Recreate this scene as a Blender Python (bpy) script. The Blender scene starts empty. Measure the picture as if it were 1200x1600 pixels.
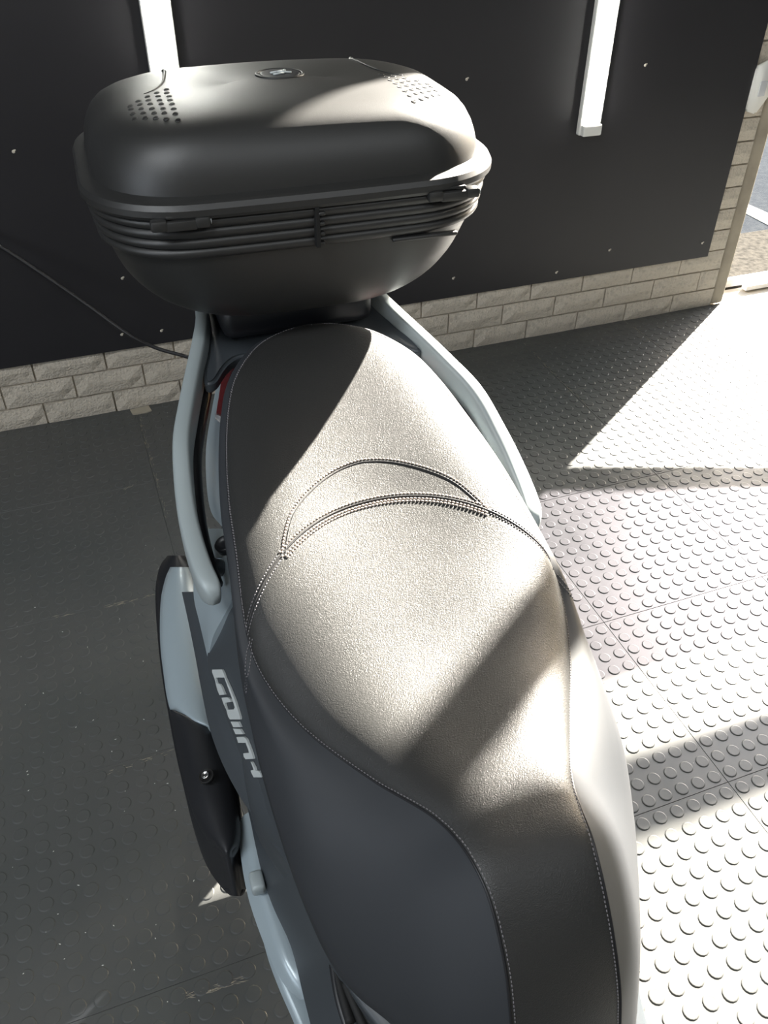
import bpy, bmesh, math, random
from mathutils import Vector, Matrix, noise
from mathutils.bvhtree import BVHTree
random.seed(7)
V = Vector
sc = bpy.context.scene
# ------------------------------------------------------------------ camera
F_PX = 1320.0
CAM = V((0, 0, 1.604))
def cdir(px, py):
    return V((px - 600, -(py - 800), -F_PX)).normalized()
AZ = -cdir(586, 2411)
AX = cdir(5215, -290); AX = (AX - AZ * AX.dot(AZ)).normalized()
AY = AZ.cross(AX)
ROT = Matrix((AX, AY, AZ))                 # world = ROT @ cam
cd = bpy.data.cameras.new('camera'); cam = bpy.data.objects.new('camera', cd)
sc.collection.objects.link(cam)
cd.sensor_fit = 'VERTICAL'; cd.sensor_height = 36.0; cd.lens = 36.0 * F_PX / 1600.0
cd.clip_start = 0.02; cd.clip_end = 200
cam.matrix_world = Matrix.Translation(CAM) @ ROT.to_4x4()
sc.camera = cam
# ------------------------------------------------------------------ world, sun, exposure
SUN_AZ, SUN_EL = math.radians(34.0), math.radians(27.0)
w = bpy.data.worlds.new('World'); sc.world = w; w.use_nodes = True
nt = w.node_tree; nt.nodes.clear()
sky = nt.nodes.new('ShaderNodeTexSky'); sky.sky_type = 'NISHITA'; sky.sun_disc = False
sky.sun_elevation = SUN_EL; sky.sun_rotation = math.radians(90) - SUN_AZ
sky.dust_density = 1.2; sky.air_density = 1.2
bg = nt.nodes.new('ShaderNodeBackground'); bg.inputs['Strength'].default_value = 1.35
wo = nt.nodes.new('ShaderNodeOutputWorld')
nt.links.new(sky.outputs[0], bg.inputs[0]); nt.links.new(bg.outputs[0], wo.inputs[0])
sd = bpy.data.lights.new('sun', 'SUN'); sd.energy = 66; sd.angle = math.radians(0.6); sd.color = (1.0, 0.93, 0.82)
so = bpy.data.objects.new('sun', sd); sc.collection.objects.link(so)
sdir = V((math.cos(SUN_AZ) * math.cos(SUN_EL), math.sin(SUN_AZ) * math.cos(SUN_EL), math.sin(SUN_EL)))
so.rotation_euler = sdir.to_track_quat('Z', 'Y').to_euler(); so.location = (6, 5, 6)
def area(name, loc, target, sx, sy, power, col):
    l = bpy.data.lights.new(name, 'AREA'); l.shape = 'RECTANGLE'; l.size = sx; l.size_y = sy; l.energy = power; l.color = col
    o = bpy.data.objects.new(name, l); sc.collection.objects.link(o); o.location = loc
    o.rotation_euler = (V(loc) - V(target)).to_track_quat('Z', 'Y').to_euler(); return o
area('fill_lamp_left', (-1.4, -0.3, 3.25), (-1.1, 0.8, 0), 1.6, 0.5, 55, (0.93, 0.97, 1.0))  # unseen fill lamp added overhead to lift the shaded left side
area('fill_lamp_front', (1.2, -1.6, 3.25), (1.0, 0.6, 0), 1.8, 0.5, 18, (0.95, 0.98, 1.0))  # second added fill lamp, weak, behind the viewer
area('window_light', (-3.3, -0.6, 1.7), (0.3, 1.0, 0.9), 1.6, 1.5, 42, (0.82, 0.9, 1.0))
sc.view_settings.view_transform = 'Standard'; sc.view_settings.look = 'None'
sc.view_settings.exposure = 0.0; sc.view_settings.gamma = 1.0
sc.view_settings.use_curve_mapping = False
try:
    sc.cycles.max_bounces = 6; sc.cycles.sample_clamp_indirect = 8
except Exception: pass

# ------------------------------------------------------------------ helpers
C = sc.collection
def at_z(px, py, z):
    r = ROT @ cdir(px, py); return CAM + r * ((z - CAM.z) / r.z)
def at_y(px, py, y):
    r = ROT @ cdir(px, py); return CAM + r * (y / r.y)
def obj(name, mesh, mat=None, parent=None, smooth=True):
    if isinstance(mesh, bmesh.types.BMesh):
        me = bpy.data.meshes.new(name); mesh.to_mesh(me); mesh.free()
    else: me = mesh
    if mat is not None and not me.materials: me.materials.append(mat)
    if smooth:
        for p in me.polygons: p.use_smooth = True
    o = bpy.data.objects.new(name, me); C.objects.link(o)
    if parent is not None: o.parent = parent
    return o
def autosmooth(o, deg=35):
    me = o.data; bm = bmesh.new(); bm.from_mesh(me)
    for e in bm.edges:
        if len(e.link_faces) == 2 and e.calc_face_angle(0) > math.radians(deg): e.smooth = False
    bm.to_mesh(me); bm.free(); return o
def empty(name, loc=(0, 0, 0), rz=0):
    o = bpy.data.objects.new(name, None); o.empty_display_size = .1; C.objects.link(o)
    o.location = loc; o.rotation_euler = (0, 0, rz); return o
def tag(o, label=None, cat=None, group=None, kind=None):
    if label: o['label'] = label
    if cat: o['category'] = cat
    if group: o['group'] = group
    if kind: o['kind'] = kind
    return o
def box(bm, c, s, rot=None, bev=0.0, seg=2):
    r = bmesh.ops.create_cube(bm, size=1.0)
    vs = r['verts']; bmesh.ops.scale(bm, vec=V(s), verts=vs)
    if bev > 0:
        es = list({e for v in vs for e in v.link_edges})
        rr = bmesh.ops.bevel(bm, geom=es, offset=bev, segments=seg, affect='EDGES', profile=.5)
        vs = list({v for f in rr['faces'] for v in f.verts} | {v for v in vs if v.is_valid})
    if rot is not None: bmesh.ops.rotate(bm, verts=vs, matrix=rot, cent=(0, 0, 0))
    bmesh.ops.translate(bm, verts=vs, vec=V(c)); return vs
def boxes(name, lst, mat, parent=None, bev=0.0, smooth=False):
    bm = bmesh.new()
    for c, s in lst: box(bm, c, s, bev=bev)
    return obj(name, bm, mat, parent, smooth)
def cyl(bm, p0, p1, r0, r1=None, n=24, caps=True):
    p0, p1 = V(p0), V(p1); r1 = r0 if r1 is None else r1
    d = (p1 - p0).normalized(); x = d.orthogonal().normalized(); y = d.cross(x)
    a = [bm.verts.new(p0 + (x * math.cos(t) + y * math.sin(t)) * r0) for t in [2 * math.pi * i / n for i in range(n)]]
    b = [bm.verts.new(p1 + (x * math.cos(t) + y * math.sin(t)) * r1) for t in [2 * math.pi * i / n for i in range(n)]]
    for i in range(n): bm.faces.new((a[i], a[(i + 1) % n], b[(i + 1) % n], b[i]))
    if caps:
        bm.faces.new(a[::-1]); bm.faces.new(b)
def lathe(bm, c, axis, prof, n=32):
    """prof: list of (radius, height along axis)"""
    c = V(c); d = V(axis).normalized(); x = d.orthogonal().normalized(); y = d.cross(x); rings = []
    for r, h in prof:
        rings.append([bm.verts.new(c + d * h + (x * math.cos(2 * math.pi * i / n) + y * math.sin(2 * math.pi * i / n)) * max(r, 1e-5)) for i in range(n)])
    for a, b in zip(rings, rings[1:]):
        for i in range(n): bm.faces.new((a[i], a[(i + 1) % n], b[(i + 1) % n], b[i]))
    bm.faces.new(rings[0][::-1]); bm.faces.new(rings[-1])
def cr(p0, p1, p2, p3, t):
    return 0.5 * ((2 * p1) + (-p0 + p2) * t + (2 * p0 - 5 * p1 + 4 * p2 - p3) * t * t + (-p0 + 3 * p1 - 3 * p2 + p3) * t ** 3)
def spline(pts, per=8, closed=False):
    pts = [V(p) for p in pts]; out = []; n = len(pts)
    for i in range(n if closed else n - 1):
        if closed: a, b, c, d = pts[(i - 1) % n], pts[i], pts[(i + 1) % n], pts[(i + 2) % n]
        else:
            b, c = pts[i], pts[i + 1]
            a = pts[i - 1] if i > 0 else b * 2 - c
            d = pts[i + 2] if i + 2 < n else c * 2 - b
        for k in range(per): out.append(cr(a, b, c, d, k / per))
    if not closed: out.append(pts[-1])
    return out
def grid_mesh(bm, rows, close_u=False, flip=False):
    vs = [[bm.verts.new(p) for p in r] for r in rows]
    for a, b in zip(vs, vs[1:]):
        m = len(a)
        for i in range(m if close_u else m - 1):
            q = (a[i], a[(i + 1) % m], b[(i + 1) % m], b[i])
            if flip: q = q[::-1]
            try: bm.faces.new(q)
            except Exception: pass
    return vs
def tube(bm, pts, r, n=8, caps=True, ry=None, up=None):
    pts = [V(p) for p in pts]; rings = []; prev = None
    for i, p in enumerate(pts):
        t = (pts[min(i + 1, len(pts) - 1)] - pts[max(i - 1, 0)]).normalized()
        if up is not None: x = t.cross(V(up)).normalized()
        elif prev is None: x = t.orthogonal().normalized()
        else: x = (prev - t * prev.dot(t)).normalized()
        prev = x; y = t.cross(x)
        rr = r(i / (len(pts) - 1)) if callable(r) else r
        rings.append([bm.verts.new(p + x * math.cos(2 * math.pi * k / n) * rr + y * math.sin(2 * math.pi * k / n) * (ry if ry else rr)) for k in range(n)])
    for a, b in zip(rings, rings[1:]):
        for k in range(n): bm.faces.new((a[k], a[(k + 1) % n], b[(k + 1) % n], b[k]))
    if caps: bm.faces.new(rings[0][::-1]); bm.faces.new(rings[-1])
def shell(rows, thick, name, mat, parent, inward, smooth=True, ang=40):
    """grid surface closed into a solid: second skin offset by 'inward'*thick"""
    bm = bmesh.new(); inn = V(inward) * thick
    a = grid_mesh(bm, rows); b = grid_mesh(bm, [[V(p) + inn for p in r] for r in rows], flip=True)
    R, K = len(a), len(a[0])
    rim = [(0, k) for k in range(K)] + [(r, K - 1) for r in range(1, R)] + [(R - 1, k) for k in range(K - 2, -1, -1)] + [(r, 0) for r in range(R - 2, 0, -1)]
    for (i, j), (k, l) in zip(rim, rim[1:] + rim[:1]):
        try: bm.faces.new((a[i][j], b[i][j], b[k][l], a[k][l]))
        except Exception: pass
    bmesh.ops.recalc_face_normals(bm, faces=bm.faces)
    return autosmooth(obj(name, bm, mat, parent, smooth), ang)
def prism(bm, poly, d):
    """poly: list of 3D points (planar-ish), d: offset vector"""
    a = [bm.verts.new(V(p)) for p in poly]; b = [bm.verts.new(V(p) + V(d)) for p in poly]
    bm.faces.new(a); bm.faces.new(b[::-1]); n = len(a)
    for i in range(n): bm.faces.new((a[i], b[i], b[(i + 1) % n], a[(i + 1) % n]))
    bmesh.ops.recalc_face_normals(bm, faces=bm.faces)

# ------------------------------------------------------------------ materials
def mat(name, col, rough=.5, metal=0, spec=.5, bump=None, var=None, coat=0, emit=None, dist=.001):
    m = bpy.data.materials.new(name); m.use_nodes = True; n = m.node_tree; b = n.nodes['Principled BSDF']
    b.inputs['Base Color'].default_value = (*col, 1); b.inputs['Roughness'].default_value = rough
    b.inputs['Metallic'].default_value = metal; b.inputs['Specular IOR Level'].default_value = spec
    b.inputs['Coat Weight'].default_value = coat; b.inputs['Coat Roughness'].default_value = .08
    tc = n.nodes.new('ShaderNodeTexCoord')
    if emit: b.inputs['Emission Color'].default_value = (*emit[0], 1); b.inputs['Emission Strength'].default_value = emit[1]
    if var:   # (scale, colour2, lo, hi)
        t = n.nodes.new('ShaderNodeTexNoise'); t.inputs['Scale'].default_value = var[0]; t.inputs['Detail'].default_value = 6
        r = n.nodes.new('ShaderNodeValToRGB'); r.color_ramp.elements[0].position = var[2]; r.color_ramp.elements[1].position = var[3]
        r.color_ramp.elements[0].color = (*col, 1); r.color_ramp.elements[1].color = (*var[1], 1)
        n.links.new(tc.outputs['Object'], t.inputs['Vector']); n.links.new(t.outputs['Fac'], r.inputs['Fac']); n.links.new(r.outputs['Color'], b.inputs['Base Color'])
    if bump:  # (kind, scale, strength)
        if bump[0] == 'noise':
            t = n.nodes.new('ShaderNodeTexNoise'); t.inputs['Scale'].default_value = bump[1]; t.inputs['Detail'].default_value = 4; o = t.outputs['Fac']
        else:
            t = n.nodes.new('ShaderNodeTexVoronoi'); t.inputs['Scale'].default_value = bump[1]; t.feature = 'SMOOTH_F1'; o = t.outputs['Distance']
            wv = n.nodes.new('ShaderNodeTexNoise'); wv.inputs['Scale'].default_value = bump[1] * .45
            mx = n.nodes.new('ShaderNodeVectorMath'); mx.operation = 'MULTIPLY_ADD'; mx.inputs[1].default_value = (.006, .006, .006)
            n.links.new(tc.outputs['Object'], wv.inputs['Vector']); n.links.new(wv.outputs['Color'], mx.inputs[0]); n.links.new(tc.outputs['Object'], mx.inputs[2])
            n.links.new(mx.outputs[0], t.inputs['Vector'])
        bu = n.nodes.new('ShaderNodeBump'); bu.inputs['Strength'].default_value = bump[2]; bu.inputs['Distance'].default_value = dist
        if bump[0] == 'noise': n.links.new(tc.outputs['Object'], t.inputs['Vector'])
        n.links.new(o, bu.inputs['Height']); n.links.new(bu.outputs['Normal'], b.inputs['Normal'])
    return m
M = {}
M['vinyl'] = mat('grained_black_vinyl', (.030, .030, .029), .42, spec=.46, bump=('voronoi', 800, .36), dist=.0012)
M['vinyl_smooth'] = mat('smooth_black_vinyl', (.028, .031, .036), .58, bump=('noise', 900, .12), dist=.0006)
M['piping'] = mat('piping_black', (.012, .012, .014), .5)
M['thread'] = mat('beige_thread', (.36, .30, .26), .7)
M['thread_grey'] = mat('grey_thread', (.20, .19, .20), .7)
M['case'] = mat('case_black_plastic', (.021, .021, .0205), .45, spec=.7, bump=('noise', 1300, .3), dist=.0005)
M['case_dark'] = mat('case_hole_black', (.004, .004, .004), .7)
M['satin'] = mat('satin_dark_grey_plastic', (.050, .058, .066), .45, bump=('noise', 1200, .15), dist=.0004)
M['black'] = mat('black_plastic', (.014, .015, .018), .42)
M['paint'] = mat('silver_blue_paint', (.36, .43, .47), .33, metal=.15, coat=.2)
M['matt_paint'] = mat('matt_silver_paint', (.37, .42, .43), .45, metal=.1)
M['lens_red'] = mat('red_lens', (.28, .012, .015), .12, coat=.8)
M['lens_clear'] = mat('clear_lens', (.75, .76, .78), .1, coat=.8)
M['steel'] = mat('steel', (.55, .55, .55), .25, metal=1)
M['tyre'] = mat('tyre_rubber', (.02, .02, .02), .8)
M['badge'] = mat('badge_silver', (.62, .66, .66), .35, metal=.2)
M['panel'] = mat('black_board', (.022, .021, .024), .42, bump=('noise', 60, .05), var=(2.5, (.026, .025, .028), .35, .65))
M['mortar'] = mat('mortar', (.50, .45, .37), .9, bump=('noise', 180, .6), dist=.003)
M['brick'] = mat('split_face_brick', (.68, .61, .51), .9, bump=('noise', 140, 1.0), dist=.006, var=(70, (.46, .41, .34), .5, .8))
M['reveal'] = mat('rendered_reveal', (.42, .37, .29), .85, bump=('noise', 60, .5), dist=.002, var=(9, (.32, .28, .22), .4, .7))
M['led'] = mat('lit_tube', (1, 1, 1), .4, emit=((1.0, 1.0, .92), 36.0))
M['white_pl'] = mat('white_plastic', (.9, .89, .84), .4)
M['screw'] = mat('screw_pale', (.62, .57, .48), .5)
M['cable'] = mat('cable_black', (.012, .011, .012), .5)
M['dust'] = mat('dust', (.38, .34, .27), .95)
M['lint'] = mat('lint', (.8, .8, .76), .9)
M['wall_paint'] = mat('painted_wall', (.20, .20, .20), .85, bump=('noise', 30, .2))
M['ceiling'] = mat('ceiling_paint', (.30, .30, .29), .9)
M['frame'] = mat('door_frame_metal', (.16, .17, .18), .45, metal=.3)
M['track'] = mat('white_track', (.8, .8, .8), .6, spec=.2)
M['apron'] = mat('concrete_apron', (.068, .062, .053), .9, spec=.0, bump=('noise', 90, .7), dist=.004, var=(40, (.036, .034, .030), .4, .7))
M['asphalt'] = mat('asphalt', (.034, .037, .041), .9, spec=.0, bump=('noise', 160, .8), dist=.004, var=(30, (.043, .046, .049), .4, .65))
M['road_white'] = mat('road_paint', (.25, .24, .21), .7, spec=.08)
# worn stud rubber: dusty patches over dark rubber
def rubber():
    m = mat('stud_rubber', (.05, .05, .05), .42, spec=.3, bump=('noise', 500, .12), dist=.0006)
    n = m.node_tree; b = n.nodes['Principled BSDF']; g = n.nodes.new('ShaderNodeNewGeometry')
    t = n.nodes.new('ShaderNodeTexNoise'); t.inputs['Scale'].default_value = 1.6; t.inputs['Detail'].default_value = 8
    n.links.new(g.outputs['Position'], t.inputs['Vector'])
    r = n.nodes.new('ShaderNodeValToRGB'); e = r.color_ramp.elements
    e[0].position = .35; e[0].color = (.080, .085, .083, 1); e[1].position = .7; e[1].color = (.102, .101, .097, 1)
    n.links.new(t.outputs['Fac'], r.inputs['Fac']); n.links.new(r.outputs['Color'], b.inputs['Base Color'])
    t2 = n.nodes.new('ShaderNodeTexNoise'); t2.inputs['Scale'].default_value = 9; t2.inputs['Detail'].default_value = 6
    n.links.new(g.outputs['Position'], t2.inputs['Vector'])
    mr = n.nodes.new('ShaderNodeMapRange'); mr.inputs[1].default_value = .3; mr.inputs[2].default_value = .7; mr.inputs[3].default_value = .36; mr.inputs[4].default_value = .52
    n.links.new(t2.outputs['Fac'], mr.inputs[0]); n.links.new(mr.outputs[0], b.inputs['Roughness'])
    return m
M['rubber'] = rubber()
def tint():
    m = bpy.data.materials.new('shade_glass'); m.use_nodes = True; n = m.node_tree; n.nodes.clear()  # see-through tint for the added panes that thin the sun
    o = n.nodes.new('ShaderNodeOutputMaterial'); tr = n.nodes.new('ShaderNodeBsdfTransparent'); gl = n.nodes.new('ShaderNodeBsdfGlossy'); mx = n.nodes.new('ShaderNodeMixShader')
    tr.inputs[0].default_value = (.56, .55, .59, 1); gl.inputs['Roughness'].default_value = .03; mx.inputs[0].default_value = .06
    n.links.new(tr.outputs[0], mx.inputs[1]); n.links.new(gl.outputs[0], mx.inputs[2]); n.links.new(mx.outputs[0], o.inputs[0]); return m
M['tint'] = tint()
M['tint_dark'] = M['tint'].copy(); M['tint_dark'].name = 'dark_shade_glass'
for _n in M['tint_dark'].node_tree.nodes:
    if _n.type == 'BSDF_TRANSPARENT': _n.inputs[0].default_value = (.25, .26, .29, 1)

# ------------------------------------------------------------------ room shell
YW = 2.67                                    # face of the split-brick wall
XJ = 2.50                                    # jamb of the wide opening, wall goes on beyond XR
XR = 6.4; H = 3.4; XL = -3.6; YF = -3.6; TW = 0.14
def struct(name, lst, m, bev=0): return tag(boxes(name, lst, m, None, bev), kind='structure')
wall_back = struct('wall_back', [(((XL + XJ) / 2, YW + .012 + TW / 2, H / 2), (XJ - XL, TW, H)),
                                 ((XR + .6, YW + .012 + TW / 2, H / 2), (1.2, TW, H)),
                                 (((XJ + XR) / 2, YW + .012 + TW / 2, 3.2), (XR - XJ, TW, .4))], M['mortar'])
struct('wall_left', [((XL - .1, (YF + YW) / 2, H / 2), (.2, YW - YF + .4, H))], M['wall_paint'])
struct('wall_right', [((XR + 1.3, (YF + YW) / 2, H / 2), (.2, YW - YF + .4, H))], M['wall_paint'])
struct('wall_front', [(((XL + XR) / 2, YF - .1, H / 2), (XR - XL + 2.6, .2, H))], M['wall_paint'])
struct('ceiling', [(((XL + XR) / 2 + .5, (YF + YW) / 2, H + .1), (XR - XL + 2.0, YW - YF + .4, .2))], M['ceiling'])
# bricks: real split-face pieces on the strips the black board leaves bare
def brick_mesh(L, Hh, seed):
    rnd = random.Random(seed); bm = bmesh.new(); nx, nz = 5, 2; g = []
    for k in range(nz + 1):
        row = []
        for i in range(nx + 1):
            edge = i in (0, nx) or k in (0, nz)
            y = -(.004 + rnd.random() * .003) if edge else -(.010 + rnd.random() * .007)
            row.append(V((-L / 2 + L * i / nx + (0 if i in (0, nx) else rnd.uniform(-.006, .006)), y, -Hh / 2 + Hh * k / nz)))
        g.append(row)
    vs = grid_mesh(bm, g); back = [[bm.verts.new((r[i].co.x, .004, r[i].co.z)) for i in (0, nx)] for r in (vs[0], vs[-1])]
    bm.faces.new([*vs[0][::-1], back[0][0], back[0][1]][::1]); bm.faces.new([*vs[-1], back[1][1], back[1][0]])
    bm.faces.new([v[0] for v in vs] + [back[1][0], back[0][0]]); bm.faces.new([v[-1] for v in vs][::-1] + [back[0][1], back[1][1]])
    bmesh.ops.recalc_face_normals(bm, faces=bm.faces); me = bpy.data.meshes.new('brick'); bm.to_mesh(me); bm.free(); me.materials.append(M['brick']); return me
BP = .2285; BH = .085
full = [brick_mesh(BP - .006, BH - .006, 20 + i) for i in range(6)]
half = [brick_mesh(BP / 2 - .006, BH - .006, 40 + i) for i in range(3)]
def put_brick(me, x, z):
    o = bpy.data.objects.new('brick', me); C.objects.link(o); o.parent = wall_back; o.location = (x, YW + .008 + random.uniform(-.0015, .0015), z)
for c in range(3):
    z = -.008 + BH * (c + .5); off = .0 if c % 2 == 1 else BP / 2
    x = 2.406 - (BP * 18) + off - BP
    while x + BP <= XJ + .01:
        put_brick(random.choice(full), x + BP / 2, z); x += BP
    if XJ + .0 - x > .03:
        wd = XJ - x - .004; put_brick(brick_mesh(wd, BH - .006, 70 + c), x + wd / 2 + .002, z)
for c in range(3, 24):
    z = -.008 + BH * (c + .5); o = bpy.data.objects.new('brick', random.choice(half)); C.objects.link(o); o.parent = wall_back
    o.location = (XJ - .058, YW + .008, z)
# rendered pier edge of the opening
bm = bmesh.new(); box(bm, (XJ + .03, YW + .085, H / 2), (.06, TW + .03, H), bev=.012)
tag(obj('trim_1', bm, M['reveal'], None, True), kind='structure')
# floor: slab + studded rubber tiles
floor = struct('floor', [(((XL + XR) / 2 + .6, (YF + YW + .12) / 2, -.06), (XR - XL + 1.2, YW - YF + .12, .10))], M['dust'])
def tile_mesh(nx=12, ny=12, T=.5):
    bm = bmesh.new(); g = .0002; h = -.0; p = T / 12
    W, D = nx * p, ny * p
    vs = [[(0 + g, g), (W - g, g), (W - g, D - g), (g, D - g)], [(g + .0008, g + .0008), (W - g - .0008, g + .0008), (W - g - .0008, D - g - .0008), (g + .0008, D - g - .0008)]]
    lo = [bm.verts.new((x, y, -.01)) for x, y in vs[0]]; mid = [bm.verts.new((x, y, -.0008)) for x, y in vs[0]]; top = [bm.verts.new((x, y, 0)) for x, y in vs[1]]
    for a, b in ((lo, mid), (mid, top)):
        for i in range(4): bm.faces.new((a[i], a[(i + 1) % 4], b[(i + 1) % 4], b[i]))
    bm.faces.new(top); N = 14
    for i in range(nx):
        for j in range(ny):
            cx, cy = p * (i + .5), p * (j + .5); rings = []
            for r, z in ((.0150, 0), (.0140, .0012), (.0126, .0016), (.0105, .0013)):
                rings.append([bm.verts.new((cx + r * math.cos(2 * math.pi * k / N), cy + r * math.sin(2 * math.pi * k / N), z)) for k in range(N)])
            for a, b in zip(rings, rings[1:]):
                for k in range(N): bm.faces.new((a[k], a[(k + 1) % N], b[(k + 1) % N], b[k]))
            bm.faces.new(rings[-1])
    me = bpy.data.meshes.new('tile'); bm.to_mesh(me); bm.free(); me.materials.append(M['rubber'])
    for f in me.polygons: f.use_smooth = len(f.vertices) == 4 and f.area < 1e-4
    return me
TM = tile_mesh(); TS = tile_mesh(12, 11)
for i in range(-5, 12):
    for j in range(-4, 5):
        x, y = .07 + .5 * i, .215 + .5 * j
        if x < XL or x > XR: continue
        o = bpy.data.objects.new('tile', TM if j < 4 else TS); C.objects.link(o); o.parent = floor; o.location = (x, y, 0)
# dusty scuffs along the seams and lint specks
bm = bmesh.new()
def speck(bm, x, y, l, wd, ang, z=.0005):
    d = V((math.cos(ang), math.sin(ang), 0)) * l; e = V((-math.sin(ang), math.cos(ang), 0)) * wd
    c = V((x, y, z)); t = bm.verts.new(c + V((0, 0, .0007)))
    q = [bm.verts.new(c + s) for s in (d, e, -d, -e)]
    for i in range(4): bm.faces.new((q[i], q[(i + 1) % 4], t))
rs = random.Random(5)
for px, py in [(225, 1125), (55, 950), (98, 988), (40, 1102), (68, 1084), (146, 1126), (119, 1137), (175, 1175), (196, 1237), (245, 1174), (43, 1206), (44, 1211), (45, 1236), (242, 1225), (84, 1331), (123, 1384), (91, 1429), (178, 1447), (134, 1458), (161, 1509), (303, 1377), (37, 1522), (101, 1499), (243, 1467), (262, 1566), (187, 968), (137, 1012), (224, 1034), (269, 1118), (181, 1156), (94, 1476), (210, 1516), (311, 1564), (118, 853), (228, 853), (274, 1267), (262, 1225)]:
    p = at_z(px, py, 0); speck(bm, p.x, p.y, .0014 + rs.random() * .0016, .0011, rs.random() * 3, .0022)
for k in range(230):
    x = rs.uniform(-.7, 1.6); y = rs.uniform(.2, 2.6); speck(bm, x, y, .0006 + rs.random() * .0009, .0007, rs.random() * 3, .0022)
tag(obj('lint_specks', bm, M['lint'], None, False), 'tiny white lint specks scattered over the dark studded floor', 'lint', kind='stuff')
bm = bmesh.new()
def scuff(px0, py0, px1, py1, n):
    a, b = at_z(px0, py0, 0), at_z(px1, py1, 0)
    for k in range(n):
        t = rs.random(); p = a.lerp(b, t); d = b - a
        speck(bm, p.x + rs.uniform(-.006, .006), p.y + rs.uniform(-.006, .006), .004 + rs.random() * .009, .0006, math.atan2(d.y, d.x) + rs.uniform(-.25, .25), .0008)
scuff(218, 650, 262, 812, 80); scuff(170, 947, 243, 930, 26); scuff(170, 1207, 275, 1172, 26); scuff(290, 1557, 385, 1530, 30); scuff(820, 538, 925, 643, 60); scuff(975, 500, 1040, 550, 24)
scuff(180, 775, 215, 752, 10); scuff(820, 625, 990, 592, 20); scuff(85, 965, 110, 961, 8)
tag(obj('dust_scuffs', bm, M['dust'], None, False), 'beige dust scuffs along the seams of the rubber floor tiles', 'dust', kind='stuff')
# mortar dropping at the foot of the wall
a = [at_z(*p, .004) for p in [(203, 640), (232, 633), (237, 641), (226, 645), (207, 647)]]
bm = bmesh.new(); prism(bm, a, (0, 0, -.005)); tag(obj('mortar_smear', bm, M['dust'], None, False), 'pale dried mortar smear on floor at foot of left wall', 'mortar')

# black board on the wall with its screws
PT = .014
panel = empty('wall_board', (XL + 3.0, YW - PT, .235)); L = lambda x, y, z: V((x, y, z)) - V(panel.location)
bm = bmesh.new(); box(bm, L((XL + 2.402) / 2, YW - PT / 2 - .002, (.236 + 3.6) / 2), (2.402 - XL, PT, 3.6 - .236), bev=.0015)
obj('board', bm, M['panel'], panel, False)
tag(panel, 'large black board screwed to the brick wall behind the scooter', 'wall panel')
def screw_mesh():
    bm = bmesh.new(); lathe(bm, (0, 0, 0), (0, -1, 0), [(.0045, 0), (.0045, .001), (.003, .0026), (.0008, .003)], 10)
    box(bm, (.004, -.001, .004), (.006, .0015, .0035)); me = bpy.data.meshes.new('screw'); bm.to_mesh(me); bm.free(); me.materials.append(M['screw']); return me
SM = screw_mesh()
for px, py in [(1008, 102), (729, 124), (708, 435), (869, 426), (952, 391), (1097, 380), (190, 523), (252, 517), (191, 435), (21, 237)]:
    p = at_y(px, py, YW - PT - .002); o = bpy.data.objects.new('screw', SM); C.objects.link(o); o.parent = panel; o.location = p - V(panel.location)

# tube lights
def tube_light(x, z0, label):
    r = empty('tube_light', (x, YW - PT - .002, z0)); Lh = 1.5; y = -.022
    bm = bmesh.new(); box(bm, (0, -.011, Lh / 2 + .0), (.082, .022, Lh), bev=.004); obj('housing', bm, M['white_pl'], r, False)
    bm = bmesh.new(); n = 12; rows = []
    for z in (.045, .050, Lh - .05, Lh - .045):
        k = .92 if z in (.045, Lh - .045) else 1
        rows.append([V((.030 * k * math.cos(math.pi * i / n), -.0225 - .020 * k * math.sin(math.pi * i / n), z)) for i in range(n + 1)])
    vs = grid_mesh(bm, rows)
    for q in (vs[0], vs[-1]): bm.faces.new(q)
    bmesh.ops.recalc_face_normals(bm, faces=bm.faces); obj('diffuser', bm, M['led'], r)
    for zz in (.018, Lh - .018):
        bm = bmesh.new(); box(bm, (0, -.026, zz), (.072, .032, .036), bev=.005); obj('end_cap', bm, M['white_pl'], r, False)
    tag(r, label, 'light', 'vertical tube lights on the black board'); return r
tube_light(.334, 1.02, 'lit white vertical tube light whose lower end is behind the top case')
tube_light(1.735, .770, 'lit white vertical tube light at right with its lower end in view')

# small white faceted sensor on the pier
p = at_y(1180, 136, YW - .004); bm = bmesh.new()
hexa = [(-.030, -.075), (.012, -.088), (.052, -.030), (.052, .035), (.020, .092), (-.030, .070)]
prism(bm, [V((x, 0, z)) for x, z in hexa], (0, -.028, 0)); bmesh.ops.bevel(bm, geom=bm.edges[:], offset=.006, segments=2, affect='EDGES')
s = empty('wall_sensor', p); obj('housing', bm, M['white_pl'], s, True)
bm = bmesh.new(); box(bm, (.008, -.030, .0), (.03, .004, .05), bev=.0015); obj('lens', bm, M['lens_clear'], s)
tag(s, 'small white faceted alarm sensor on the brick pier beside the opening', 'sensor')

# hanging cable on the board
pts = [at_y(-160, 300, 2.62), at_y(-60, 352, 2.62), at_y(0, 385, 2.60), at_y(60, 424, 2.56), at_y(130, 472, 2.50), at_y(200, 522, 2.42), at_y(245, 544, 2.35), at_y(300, 560, 2.28), at_y(380, 590, 2.15)]
pts.append(V((pts[-1].x + .1, 2.0, .03))); pts.append(V((pts[-1].x + .2, 1.95, .009)))
pts.insert(0, V((-1.3, 2.645, .80))); bm = bmesh.new(); tube(bm, spline(pts, 8), .0055, 10)
tag(obj('black_cable', bm, M['cable']), 'thin black cable hanging across the board towards the scooter', 'cable')

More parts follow.
